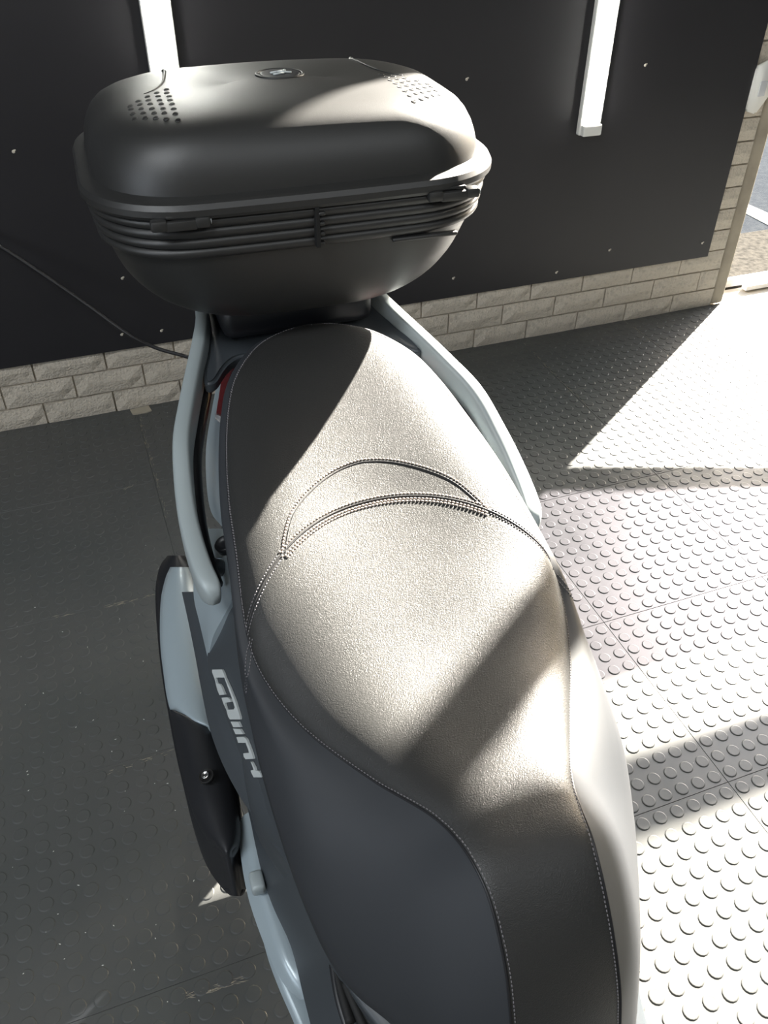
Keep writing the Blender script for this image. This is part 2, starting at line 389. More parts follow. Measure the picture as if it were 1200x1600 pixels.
# ---- opening: door track, apron, road, unseen frame and panes added to shape the sun
trk = struct('trim_2', [(((XJ + XR) / 2 + .08, YW + .145, .012), (XR - XJ - .1, .022, .035)), (((XJ + XR) / 2 + .14, YW + .085, .008), (XR - XJ - .2, .030, .02))], M['track'])
struct('ground_apron', [(((1.2 + 9) / 2, 3.06, -.03), (9.0, .50, .05))], M['apron'])
road = struct('ground_road', [((8, 20.8, -.04), (60, 35, .04))], M['asphalt'])
bm = bmesh.new(); a0 = V((3.36, 3.62, -.019)); a1 = V((3.30, 3.18, -.019))
q = [at_z(1161, 332, -.02), at_z(1205, 355, -.02), at_z(1290, 398, -.02), at_z(1300, 382, -.02), at_z(1209, 338, -.02), at_z(1168, 320, -.02)]
prism(bm, [V((p.x, p.y, -.016)) for p in q], (0, 0, -.004)); tag(obj('road_marking', bm, M['road_white'], None, False), 'white painted line on the road outside the opening', 'road marking')
DB = YW + .10
tp = empty('shade_pane_2', (XJ + .08, DB, 1.837)); tag(tp, kind='structure')  # unseen dark pane added to cast the darker band on the floor
boxes('shade_sheet', [(((XR - XJ) / 2, 0, 0), (XR - XJ - .1, .01, .165))], M['tint_dark'], tp)
fr = [((XJ + .04, DB, 2.46), (.08, .06, 1.08))]
door = tag(boxes('door_1', fr, M['frame']), kind='structure')
# unseen high post added to throw the narrow band over the seat
def shadow_n(n0, n1, y, z0, z1, name):
    s_, c_ = math.sin(SUN_AZ), math.cos(SUN_AZ)
    xa = (c_ * y - n1) / s_; xb = (c_ * y - n0) / s_
    return boxes(name, [(((xa + xb) / 2, y, (z0 + z1) / 2), (abs(xb - xa), .04, z1 - z0))], M['frame'], door)
shadow_n(.226, .298, DB, 1.92, 3.0, 'shade_post')
# unseen tinted pane and sloping rail, added to dim the sun on the floor
win = empty('shade_pane_1', (2.6, DB, 0)); tag(win, kind='structure')
def zr(x): return .884 + (x - 2.70) * .2065
bm = bmesh.new(); prism(bm, [V((x - 2.6, -.004, z)) for x, z in ((2.60, zr(2.6)), (4.9, zr(4.9)), (4.9, 1.577), (2.60, 1.577))], (0, .008, 0)); obj('shade_sheet', bm, M['tint'], win, False)
bm = bmesh.new(); prism(bm, [V((x - 2.6, -.02, z)) for x, z in ((2.60, zr(2.6) - .03), (4.9, zr(4.9) - .03), (4.9, zr(4.9) + .03), (2.60, zr(2.6) + .03))], (0, .04, 0)); obj('shade_rail', bm, M['frame'], win, False)

# ================================================================== scooter
HD = math.radians(2.0)
BX = V((math.sin(HD), math.cos(HD), 0)); RX = V((math.cos(HD), -math.sin(HD), 0)); UP = V((0, 0, 1))
ORG = V((.31, .75, 0)) - BX * .75
scooter = empty('scooter', ORG, -HD)
tag(scooter, 'silver-blue maxi scooter with a long black stitched seat standing on the studded floor', 'scooter')
def tl(p): v = V(p) - ORG; return V((v.dot(RX), v.dot(BX), v.z))
CLo = tl(CAM)
def rdir(px, py): r = ROT @ cdir(px, py); return V((r.dot(RX), r.dot(BX), r.z))
def lz(px, py, z): r = rdir(px, py); return CLo + r * ((z - CLo.z) / r.z)
def la(px, py, a): r = rdir(px, py); return CLo + r * ((a - CLo.x) / r.x)
def mir(p): return V((-p[0], p[1], p[2]))
# ---- seat: stations of key points (edge seam E, centre C, flank A, lower edge B), local (a, s, z)
ST = [((.064, .205, .560), (.200, .560), (.100, .240, .555), (.125, .270, .550)),
      ((.062, .225, .615), (.220, .618), (.115, .270, .600), (.140, .300, .560)),
      ((.060, .250, .695), (.246, .700), (.128, .300, .635), (.154, .330, .570)),
      ((.058, .290, .765), (.288, .772), (.147, .335, .642), (.180, .370, .565)),
      ((.061, .345, .812), (.347, .820), (.170, .380, .645), (.198, .405, .572)),
      ((.076, .415, .808), (.418, .825), (.190, .435, .668), (.211, .440, .600)),
      ((.122, .500, .782), (.510, .815), (.208, .505, .710), (.224, .505, .645)),
      ((.172, .590, .772), (.625, .812), (.216, .590, .745), (.232, .590, .700)),
      ((.204, .670, .782), (.745, .836), (.226, .670, .765), (.232, .670, .735)),
      ((.213, .735, .805), (.870, .868), (.226, .735, .785), (.227, .735, .762)),
      ((.203, .840, .850), (.935, .890), (.214, .840, .825), (.214, .840, .792)),
      ((.196, .915, .870), (.990, .908), (.208, .917, .848), (.206, .917, .815)),
      ((.182, 1.00, .895), (1.05, .928), (.193, 1.003, .873), (.191, 1.003, .842)),
      ((.163, 1.075, .922), (1.10, .945), (.173, 1.080, .900), (.171, 1.082, .868)),
      ((.138, 1.135, .942), (1.142, .957), (.147, 1.145, .920), (.145, 1.148, .888)),
      ((.095, 1.190, .955), (1.188, .965), (.101, 1.206, .935), (.099, 1.210, .902)),
      ((.048, 1.217, .960), (1.218, .966), (.050, 1.236, .940), (.049, 1.241, .906)),
      ((.0008, 1.224, .961), (1.224, .967), (.0008, 1.244, .941), (.0008, 1.249, .907))]
NP = 10; J_ARC = 9 * NP
def st_spline(idx, tz=None):
    pts = [V(r[idx]) if len(r[idx]) == 3 else V((0, *r[idx])) for r in ST]; return spline(pts, NP)
Es, Cs, As, Bs = (st_spline(i) for i in range(4))
NR = len(Es); NU = 26; NF = 12
def top_pt(j, u):
    E, Cc = Es[j], Cs[j]; g = 1 - (1 - u ** 4.5) ** .62 if u < 1 else 1
    nose = max(0, min(1, (.42 - E.y) / .12)); g = g * (1 - .45 * nose) + u * u * .45 * nose
    # rider area slightly dished
    d = 0
    if .42 < E.y < .735: d = -.002 * math.exp(-(u / .5) ** 2) * math.sin((E.y - .42) / .315 * math.pi)
    s_ = E.y + (Cc.y - E.y) * (1 - u ** 2.1)
    return V((u * E.x, s_, Cc.z - (Cc.z - E.z) * g + d))
def seg_grid(j0, j1):
    rows = []
    for j in range(j0, j1 + 1):
        h = [top_pt(j, math.sin(math.pi / 2 * k / NU) if k < NU else 1.0) for k in range(NU + 1)]
        rows.append([mir(p) for p in h[:0:-1]] + h)
    return rows
def flank_rows(sign):
    rows = []
    for j in range(NR):
        E, A, B = Es[j], As[j], Bs[j]
        K = V((B.x * .86, B.y - .01 * (B.y > 1.1), B.z - .012))
        ctrl = spline([E, E.lerp(A, .5) + V((.006 if E.x > .03 else 0, 0, .006)), A, B, K], NF // 4)
        rows.append([V((p.x * sign, p.y, p.z)) for p in ctrl])
    return rows
seat_rows_top = seg_grid(0, NR - 1)
fr_, fl_ = flank_rows(1), flank_rows(-1)
bm = bmesh.new(); base = [[(Bs[j] * 1).lerp(V((0, Bs[j].y, Bs[j].z)), k / 4 * 2) * 1 for k in range(5)] for j in range(NR)]
for j in range(NR):
    base[j] = [V((Bs[j].x * .90 * t, Bs[j].y - (.008 if Bs[j].y > 1.1 else 0), Bs[j].z - .008)) for t in (-1, -.5, 0, .5, 1)]
grid_mesh(bm, base, flip=True); bmesh.ops.remove_doubles(bm, verts=bm.verts, dist=.0004)
seat = obj('seat', bm, M['black'], scooter)
bm = bmesh.new(); grid_mesh(bm, seg_grid(0, J_ARC)); bmesh.ops.remove_doubles(bm, verts=bm.verts, dist=.0002); rp = obj('rider_panel', bm, M['vinyl'], seat)
bm = bmesh.new(); grid_mesh(bm, seg_grid(J_ARC, NR - 1)); bmesh.ops.remove_doubles(bm, verts=bm.verts, dist=.0002); pp = obj('passenger_panel', bm, M['vinyl'], seat)
for f, fl in ((fl_, True), (fr_, False)):
    bm = bmesh.new(); grid_mesh(bm, f, flip=fl); bmesh.ops.remove_doubles(bm, verts=bm.verts, dist=.0002); bmesh.ops.recalc_face_normals(bm, faces=bm.faces); obj('side_panel', bm, M['vinyl_smooth'], seat)
# whole-seat BVH for laying seams
bm = bmesh.new(); grid_mesh(bm, seat_rows_top); grid_mesh(bm, fl_); grid_mesh(bm, fr_); bm.normal_update(); seatT = BVHTree.FromBMesh(bm); bm.free()
def on_tree(tree, px, py):
    r = rdir(px, py); h = tree.ray_cast(CLo, r); return (h[0], h[1]) if h[0] is not None else None
def polyline_px(pts, step=3):
    out = []
    sp = spline([V((x, y, 0)) for x, y in pts], 10)
    for a, b in zip(sp, sp[1:]):
        n = max(1, int((b - a).length / step))
        for k in range(n): out.append(a.lerp(b, k / n))
    out.append(sp[-1]); return out
def resample(pts, d):
    out = [pts[0]]; acc = 0
    for a, b in zip(pts, pts[1:]):
        l = (b - a).length
        if l == 0: continue
        while acc + l >= d:
            t = (d - acc) / l; a = a.lerp(b, t); out.append(a.copy()); l = (b - a).length; acc = 0
            if l < 1e-9: break
        acc += l
    return out
def stitch_line(bm, pts, step=.0052, ln=.0019, r=.00085, lift=.0004):
    ps = resample(pts, step)
    for a, b in zip(ps, ps[1:]):
        m = (a + b) / 2; d = (b - a).normalized(); hit = seatT.find_nearest(m)
        nrm = hit[1] if hit and hit[1] else V((0, 0, 1))
        if nrm.dot(V((0, 0, 1))) < -.3: nrm = -nrm
        c = (hit[0] if hit and hit[0] else m) + nrm * lift; x = d.cross(nrm).normalized()
        f = [bm.verts.new(c + d * ln * s) for s in (-1, 1)]
        ring = []
        for s in (-.5, .5): ring.append([bm.verts.new(c + d * ln * s + (x * math.cos(t) + nrm * math.sin(t)) * r) for t in (0, 1.257, 2.513, 3.77, 5.03)])
        for k in range(5):
            bm.faces.new((ring[0][k], ring[0][(k + 1) % 5], ring[1][(k + 1) % 5], ring[1][k]))
            bm.faces.new((f[0], ring[0][(k + 1) % 5], ring[0][k])); bm.faces.new((f[1], ring[1][k], ring[1][(k + 1) % 5]))
def near(p):
    h = seatT.find_nearest(p); return h[0]
def surf_off(pts, off):
    """offset a polyline sideways over the seat surface"""
    out = []
    for i, p in enumerate(pts):
        t = (pts[min(i + 1, len(pts) - 1)] - pts[max(i - 1, 0)]).normalized(); h = seatT.find_nearest(p); n = h[1]
        if n.z < -.3: n = -n
        out.append(near(p + t.cross(n).normalized() * off))
    return out
edgeL = [mir(p) for p in Es]; edgeR = list(Es)
full_edge = edgeL + edgeR[::-1]
def piping(name, pts, r, m=None):
    bm = bmesh.new(); tube(bm, pts, r, 8); return obj(name, bm, m or M['piping'], seat)
piping('piping', resample(edgeL, .004) + [edgeL[-1]], .0016); piping('piping', resample(edgeR, .004) + [edgeR[-1]], .0016)
stb = bmesh.new(); stg = bmesh.new()
for e in (edgeL, edgeR):
    for off in ((.0042,) if e is edgeL else (-.0042,)):
        stitch_line(stg, surf_off(resample(e[:J_ARC], .004), off), .0046, .0018, .0007)
        stitch_line(stg, surf_off(resample(e[J_ARC:], .004), off), .0046, .0018, .0007)
        stitch_line(stg, surf_off(resample(e[J_ARC:], .004), off * .45), .0046, .0018, .0007)
# bolster seam = grid row J_ARC
arc = [near(p) for p in seat_rows_top[J_ARC]]
arcr = resample(arc, .004)
piping('bolster_seam', [p + V((0, 0, .0002)) for p in arcr], .0013)
mid_ = [p for p in arcr if abs(p.x) < .150]; lo_ = [[p for p in arcr if p.x < -.146], [p for p in arcr if p.x > .146]]
for off in (.0045, .0085, -.0045): stitch_line(stb, surf_off(mid_, off), .0054, .0024, .0013)
for q_ in lo_:
    for off in (.004, -.004): stitch_line(stg, surf_off(q_, off), .0046, .0018, .0007)
# upper arched seam (traced once on the left half, mirrored)
up = [on_tree(seatT, p.x, p.y) for p in polyline_px([(446, 872), (449, 840), (461, 800), (489, 765), (530, 735), (580, 718), (622, 713)])]
up = [u[0] for u in up if u and u[0].x < -.004]
up2 = up + [mir(p) for p in up[::-1]]
up2 = [near(p) for p in resample(up2, .004)]
piping('arched_seam', up2, .0010)
stitch_line(stb, surf_off(up2, -.0045), .0054, .0024, .0013)
# short flank seam running down from the crossing
dn = [on_tree(seatT, p.x, p.y) for p in polyline_px([(393, 996), (388, 1030), (385, 1060), (383, 1090)])]
dn = [u[0] for u in dn if u]
for pts in (dn, [mir(p) for p in dn]):
    pr_ = resample(pts, .003)
    if len(pr_) > 3:
        for off in (-.003, .003): stitch_line(stg, surf_off(pr_, off), .0046, .0018, .0007)
tag(obj('stitching', stb, M['thread'], seat), 'coarse beige double stitching across the bolster', kind='stuff')
tag(obj('stitching', stg, M['thread_grey'], seat), 'fine grey stitching along the seat edges', kind='stuff')

# ---- body shell under the seat
def loft(name, secs, m, parent, per=8, nseg=6):
    """secs: list of lists of (a,s,z) half sections from top centre outwards to bottom centre; mirrored"""
    cols = []
    K = len(secs[0]); lines = [spline([V(s_[k]) for s_ in secs], per) for k in range(K)]
    rows = []
    for j in range(len(lines[0])):
        h = spline([lines[k][j] for k in range(K)], nseg); h = [V((max(0, p.x), p.y, p.z)) for p in h]
        rows.append(h + [mir(p) for p in h[-2:0:-1]])
    bm = bmesh.new(); vs = grid_mesh(bm, rows, close_u=True)
    bm.faces.new(vs[0]); bm.faces.new(vs[-1][::-1]); bmesh.ops.remove_doubles(bm, verts=bm.verts, dist=.0003)
    bmesh.ops.recalc_face_normals(bm, faces=bm.faces)
    return autosmooth(obj(name, bm, m, parent), 50)
body = loft('body_shell', [
    [(0, .10, .50), (.10, .10, .50), (.14, .10, .47), (.14, .10, .36), (.13, .10, .26), (0, .10, .24)],
    [(0, .26, .54), (.11, .25, .54), (.14, .27, .515), (.145, .27, .42), (.14, .27, .30), (0, .27, .25)],
    [(0, .40, .56), (.16, .38, .555), (.185, .39, .535), (.165, .40, .46), (.15, .40, .34), (0, .40, .28)],
    [(0, .50, .62), (.19, .50, .61), (.215, .50, .60), (.20, .50, .52), (.17, .50, .42), (0, .50, .36)],
    [(0, .62, .70), (.20, .62, .68), (.228, .62, .665), (.250, .62, .60), (.220, .62, .50), (0, .62, .44)],
    [(0, .76, .75), (.19, .76, .745), (.222, .76, .735), (.235, .76, .65), (.19, .76, .48), (0, .76, .40)],
    [(0, .90, .79), (.17, .90, .78), (.195, .90, .775), (.215, .90, .72), (.17, .90, .50), (0, .90, .42)],
    [(0, 1.10, .84), (.145, 1.10, .835), (.168, 1.10, .82), (.19, 1.10, .74), (.13, 1.10, .56), (0, 1.10, .54)],
    [(0, 1.28, .87), (.085, 1.28, .87), (.125, 1.28, .845), (.15, 1.28, .78), (.12, 1.28, .72), (0, 1.28, .70)],
    [(0, 1.50, .88), (.04, 1.50, .875), (.075, 1.50, .855), (.085, 1.50, .81), (.07, 1.50, .77), (0, 1.50, .76)]], M['satin'], scooter)
def both(name, rows, thick, m, parent=None, label=None, mirror=True, ang=40, inward=(1, 0, -.25)):
    o = shell(rows, thick, name, m, parent or scooter, inward, ang=ang)
    if label: o['label'] = label
    if mirror:
        iw = V(inward); shell([[mir(p) for p in r] for r in rows], thick, name, m, parent or scooter, (-iw.x, iw.y, iw.z), ang=ang)
    return o
def pxrows(rows, per=4, cross=4):
    """rows of (px,py,z) points: smoothed both ways into a local grid"""
    g = [[lz(*p) for p in r] for r in rows]
    g = [spline(r, cross) for r in g]
    cols = [spline([g[i][k] for i in range(len(g))], per) for k in range(len(g[0]))]
    return [[cols[k][i] for k in range(len(cols))] for i in range(len(cols[0]))]
# painted side cover (triangular) under the rail end
both('side_cover', pxrows([[(300, 845, .71), (325, 850, .755), (352, 850, .795)], [(302, 890, .69), (328, 890, .735), (358, 890, .785)], [(303, 935, .675), (330, 935, .72), (362, 935, .768)],
     [(311, 970, .668), (328, 965, .705), (350, 962, .738)], [(318, 1000, .662), (325, 998, .685), (334, 992, .705)], [(324, 1026, .658), (326, 1024, .662), (327, 1020, .668)]]), .02, M['paint'])
# badge panel
badge_rows = [[(345, 925, .728), (357, 925, .757), (375, 925, .775)], [(338, 965, .708), (355, 962, .735), (378, 960, .770)], [(325, 1018, .665), (347, 1010, .70), (384, 1000, .752)],
     [(326, 1045, .662), (352, 1040, .70), (392, 1040, .742)], [(338, 1082, .655), (362, 1080, .69), (398, 1085, .728)], [(352, 1118, .650), (374, 1120, .683), (406, 1130, .712)],
     [(368, 1160, .646), (388, 1165, .672), (416, 1180, .695)], [(384, 1200, .643), (400, 1205, .66), (424, 1225, .680)], [(407, 1245, .638), (420, 1252, .652), (438, 1275, .665)], [(437, 1307, .632), (442, 1312, .638), (450, 1322, .648)]]
bp = pxrows(badge_rows)
badge_panel = both('badge_panel', bp, .012, M['satin'])
# lower trim strip
both('trim_strip', pxrows([[(284, 925, .640), (295, 925, .652), (306, 925, .656)], [(295, 975, .628), (304, 972, .642), (315, 968, .648)], [(305, 1025, .615), (314, 1022, .632), (326, 1018, .642)], [(316, 1085, .602), (327, 1075, .622), (341, 1064, .636)],
     [(328, 1140, .592), (342, 1130, .615), (357, 1115, .632)], [(347, 1192, .585), (362, 1182, .607), (378, 1168, .624)], [(372, 1240, .582), (386, 1232, .602), (401, 1222, .618)],
     [(391, 1268, .582), (408, 1268, .600), (424, 1264, .613)], [(422, 1312, .593), (432, 1316, .603), (443, 1310, .614)], [(448, 1350, .608), (451, 1352, .612), (454, 1353, .615)]]), .016, M['satin'])
# emblem letters on the badge panel, traced on its surface
bm = bmesh.new(); grid_mesh(bm, bp); bm.normal_update(); bt = BVHTree.FromBMesh(bm); bm.free()
ZX, ZY, ZS = 320, 1030, .125
glyphs = [
 [(120,130),(240,128),(262,165),(282,225),(345,360),(408,520),(470,720),(468,750),(345,748),(322,715),(298,628),(392,625),(404,600),(385,540),(345,420),(272,228),(172,226),(160,238),(178,298),(215,305),(240,345),(278,440),(212,444),(185,380),(150,240),(120,165)],
 [(238,478),(312,474),(345,500),(355,532),(285,540),(278,556),(300,628),(285,600),(262,550)],
 [(352,775),(445,778),(478,845),(386,845)],
 [(382,862),(470,868),(510,932),(415,932)],
 [(425,968),(512,965),(545,990),(580,1070),(618,1175),(636,1240),(540,1244),(518,1215),(510,1172),(582,1165),(575,1130),(540,1040),(448,1040)],
 [(602,1275),(618,1282),(648,1340),(662,1382),(705,1392),(728,1425),(738,1470),(640,1468),(606,1400),(605,1382),(640,1378),(625,1330)]]
for g in glyphs:
    pl = []
    for x, y in g:
        h = on_tree(bt, ZX + x * ZS, ZY + y * ZS)
        if h: pl.append((h[0], h[1]))
    if len(pl) < 4: continue
    n = pl[0][1]; n = n if n.z > 0 else -n
    bm = bmesh.new(); prism(bm, [p + q_ * .0035 for p, q_ in [(a_, b_ if b_.z > 0 else -b_) for a_, b_ in pl]], -n * .003)
    o = obj('emblem_letter', bm, M['badge'], badge_panel, False)
badge_panel.children[0]['label'] = 'silver raised emblem lettering'

# ---- muffler with painted cover and black guard (image-left side only)
def lens_loft(name, rows, z_e, bul, thick, m, parent=scooter, n=9):
    """rows: (py, pxL, pxR, z); bulged top skin, closed below"""
    g = []
    sp = spline([V((r[0], r[1], r[2])) for r in rows], 4); zz = spline([V((r[3], 0, 0)) for r in rows], 4)
    for q, z in zip(sp, zz):
        row = []
        for k in range(n + 1):
            u = 2 * k / n - 1; row.append(lz(q.y + (q.z - q.y) * k / n, q.x, z.x + bul * (1 - abs(u) ** 2.5)))
        g.append(row)
    return shell(g, thick, name, m, parent, (0, -.15, -1), ang=50)
muff = lens_loft('muffler', [(868, 262, 288, .47), (885, 250, 300, .465), (920, 243, 318, .455), (980, 245, 326, .44), (1050, 252, 338, .43), (1110, 262, 350, .42), (1180, 275, 362, .41), (1240, 290, 372, .405), (1290, 309, 376, .40), (1322, 332, 372, .40), (1334, 345, 366, .40)], 0, .02, .10, M['black'])
lens_loft('muffler_cover', [(886, 266, 296, .497), (905, 258, 304, .497), (940, 251, 312, .490), (1000, 250, 318, .476), (1050, 255, 326, .466), (1095, 262, 332, .458), (1112, 272, 334, .456), (1126, 292, 334, .455), (1136, 322, 336, .453)], 0, .018, .012, M['paint'], muff)
lens_loft('muffler_guard', [(1109, 264, 272, .448), (1130, 268, 332, .448), (1180, 277, 352, .440), (1240, 292, 366, .434), (1285, 310, 374, .428), (1315, 330, 372, .425), (1331, 345, 364, .422)], 0, .022, .012, M['black'], muff)
bc = lz(322, 1212, .474); bm = bmesh.new(); lathe(bm, bc, (-.25, -.1, 1), [(.0125, -.004), (.0125, 0), (.0105, .002), (.010, .0005)], 24); obj('bolt_cup', bm, M['case_dark'], muff)
bm = bmesh.new(); lathe(bm, bc, (-.25, -.1, 1), [(.0065, -.002), (.0065, .004), (.0045, .0055), (.0035, .0035), (.001, .0035)], 20); obj('bolt', bm, M['steel'], muff)
bm = bmesh.new(); tube(bm, spline([lz(350, 1290, .38), V((-.20, .60, .33)), V((-.10, .62, .30)), V((0, .66, .32))], 8), .018, 12); obj('exhaust_pipe', bm, M['black'], scooter)
bm = bmesh.new(); tube(bm, spline([V((-.29, 1.02, .40)), V((-.20, 1.05, .35)), V((-.08, 1.05, .33))], 6), .015, 10); obj('muffler_bracket', bm, M['black'], scooter)

# ---- footboard side panels (light), clip, dark body side
both('floor_side_panel', pxrows([[(372, 1290, .40), (380, 1275, .415), (390, 1268, .42)], [(374, 1320, .395), (388, 1315, .412), (401, 1315, .415)], [(381, 1370, .39), (397, 1368, .408), (411, 1366, .41)], [(390, 1410, .385), (409, 1405, .403), (424, 1400, .405)],
     [(405, 1455, .38), (424, 1448, .398), (440, 1444, .40)], [(424, 1502, .375), (442, 1498, .393), (456, 1485, .395)], [(446, 1541, .37), (458, 1530, .385), (466, 1512, .39)], [(468, 1562, .368), (473, 1562, .378), (477, 1560, .385)]]), .03, M['paint'], mirror=False)
both('floor_edge_bar', pxrows([[(411, 1470, .35), (417, 1468, .36), (425, 1466, .362)], [(421, 1505, .345), (428, 1503, .355), (435, 1500, .357)], [(436, 1545, .34), (442, 1543, .348), (448, 1540, .35)], [(462, 1605, .33), (468, 1603, .338), (474, 1600, .34)], [(495, 1690, .32), (502, 1688, .33), (510, 1685, .33)]]), .02, M['paint'], mirror=False)
bm = bmesh.new(); c = lz(402, 1379, .428); box(bm, c, (.020, .030, .022), bev=.005); obj('clip', bm, M['matt_paint'], scooter)
both('body_side', pxrows([[(378, 1240, .52), (400, 1262, .56), (425, 1290, .59)], [(388, 1268, .455), (415, 1290, .52), (452, 1340, .605)], [(400, 1325, .43), (430, 1340, .51), (468, 1385, .588)], [(412, 1375, .425), (448, 1400, .50), (490, 1440, .570)], [(428, 1420, .415), (468, 1450, .49), (520, 1498, .552)],
     [(455, 1480, .405), (500, 1510, .485), (555, 1545, .545)], [(475, 1560, .39), (530, 1575, .47), (610, 1592, .545)], [(500, 1660, .37), (570, 1660, .45), (680, 1660, .535)]]), .02, M['satin'], mirror=False)
# cooling slots in the body side near the seat nose
bm = bmesh.new()
for k, (a_, b_) in enumerate((((522, 1508), (548, 1600)), ((538, 1532), (572, 1612)), ((560, 1556), (596, 1625)))):
    p0, p1 = lz(*a_, .517), lz(*b_, .507); tube(bm, spline([p0, (p0 + p1) / 2, p1], 5), .0065, 8)
obj('vent_slots', bm, M['case_dark'], scooter)
bm = bmesh.new(); tube(bm, spline([lz(518, 1500, .520), lz(528, 1560, .512), lz(548, 1625, .50)], 6), .004, 8); obj('vent_rim', bm, M['black'], scooter)

# ---- tail: painted side shells, tail light, rail bracket
both('tail_cover', pxrows([[(352, 540, .83), (366, 540, .86), (380, 540, .88)], [(343, 580, .815), (358, 580, .85), (372, 580, .875)], [(331, 640, .80), (345, 640, .832), (360, 640, .86)], [(322, 700, .78), (338, 700, .815), (356, 700, .845)],
     [(323, 760, .765), (338, 760, .795), (356, 760, .82)], [(330, 800, .755), (343, 802, .78), (360, 805, .80)], [(346, 822, .76), (352, 823, .77), (362, 824, .785)]]), .015, M['paint'])
both('tail_light', pxrows([[(360, 560, .855), (372, 560, .878), (388, 560, .888)], [(348, 585, .842), (362, 585, .866), (378, 585, .882)], [(342, 620, .832), (354, 620, .853), (368, 620, .872)], [(338, 650, .826), (350, 655, .846), (362, 660, .862)], [(346, 662, .83), (352, 668, .842), (360, 672, .856)]]), .012, M['lens_red'], label='red tail light lens')
both('tail_light_glint', pxrows([[(336, 646, .832), (343, 650, .846), (351, 654, .856)], [(336, 653, .831), (342, 658, .842), (349, 664, .852)], [(339, 657, .830), (346, 664, .842), (351, 669, .850)]]), .006, M['lens_clear'], label='white highlight on the tail light, modelled as a pale piece')  # pale piece standing in for the highlight on the red lens
both('rail_bracket', pxrows([[(325, 826, .77), (340, 826, .785), (358, 826, .795)], [(320, 850, .765), (336, 850, .78), (360, 850, .79)], [(318, 872, .76), (336, 872, .775), (360, 868, .785)]]), .02, M['matt_paint'])
for sgn in (1, -1):
    c = lz(349, 849, .803); c.x *= sgn; bm = bmesh.new(); lathe(bm, c, (-.4 * sgn, -.15, 1), [(.014, -.01), (.014, 0), (.0115, .002), (.009, -.002), (.003, -.002)], 22); obj('rail_bolt', bm, M['black'], scooter)
# ---- grab rails
RAIL = [(.240, .812, .800), (.249, .855, .810), (.253, .925, .828), (.249, .99, .850), (.238, 1.06, .878), (.218, 1.13, .894), (.196, 1.20, .908), (.174, 1.27, .920), (.158, 1.33, .930), (.150, 1.40, .938)]
def rail(sign):
    pts = spline([V(((a - (.015 - .013 * (s - .775) / .6 if sign > 0 else 0)) * sign, s, z)) for a, s, z in RAIL], 6); n = 20; rows = []; N = len(pts)
    for i, p in enumerate(pts):
        t = (pts[min(i + 1, N - 1)] - pts[max(i - 1, 0)]).normalized(); x = t.cross(UP).normalized() * 1; y = x.cross(t)
        e = 1.0
        d = i / (N - 1)
        if i < 5: e = (.42, .72, .88, .96, .99)[i]
        hw = (.0145 - .003 * d) * e; hh = (.023 + .006 * d) * e; ring = []
        for k in range(n):
            th = 2 * math.pi * k / n; cx, cy = math.cos(th), math.sin(th)
            ring.append(p + x * hw * math.copysign(abs(cx) ** .42, cx) + y * hh * math.copysign(abs(cy) ** .45, cy))
        rows.append(ring)
    bm = bmesh.new(); vs = grid_mesh(bm, rows, close_u=True); bm.faces.new(vs[0]); bm.faces.new(vs[-1][::-1]); bmesh.ops.recalc_face_normals(bm, faces=bm.faces)
    o = obj('grab_rail', bm, M['matt_paint'], scooter)
    # dark underside liner and stay to the body
    liner = [V((p.x - sign * .012, p.y + .006, p.z - .030)) for p in pts[6:-2]]
    bm = bmesh.new(); tube(bm, liner, .013, 10); obj('rail_liner', bm, M['black'], o)
    q = pts[8]
    bm = bmesh.new(); tube(bm, spline([V((q.x - sign * .01, q.y + .02, q.z - .025)), V((q.x - sign * .035, q.y + .03, q.z - .05)), V((q.x - sign * .06, q.y + .04, q.z - .075))], 5), .012, 10); obj('rail_stay', bm, M['satin'], o)
rail(-1); rail(1)
# cross casting joining the rails, carrying the case
half_ = [(0, 1.262), (.045, 1.258), (.080, 1.240), (.115, 1.238), (.134, 1.226), (.148, 1.208), (.166, 1.180), (.182, 1.18), (.176, 1.22), (.160, 1.28), (.148, 1.42), (.10, 1.50), (0, 1.52)]
hp = spline([V((a, s, .912 + max(0, (s - 1.14)) * .09)) for a, s in half_], 4)
bm = bmesh.new(); rows = []
for i, p in enumerate(hp):
    rows.append([V((p.x * k, p.y if 1 else 0, p.z + .006 * (1 - k * k))) for k in (-1, -.75, -.5, -.25, 0, .25, .5, .75, 1)])
bm.free()
poly = hp + [mir(p) for p in hp[-2:0:-1]]
bm = bmesh.new(); prism(bm, poly, (0, 0, -.022)); bmesh.ops.bevel(bm, geom=[e for e in bm.edges if e.is_boundary is False and e.calc_face_angle(0) > 1.0 and len([f for f in e.link_faces if len(f.verts) > 8])], offset=.005, segments=3, affect='EDGES')
autosmooth(obj('rack_plate', bm, M['satin'], scooter), 30)
bm = bmesh.new(); box(bm, (-.005, 1.36, .966), (.26, .20, .066), bev=.02)
obj('case_mount', bm, M['black'], scooter, True)
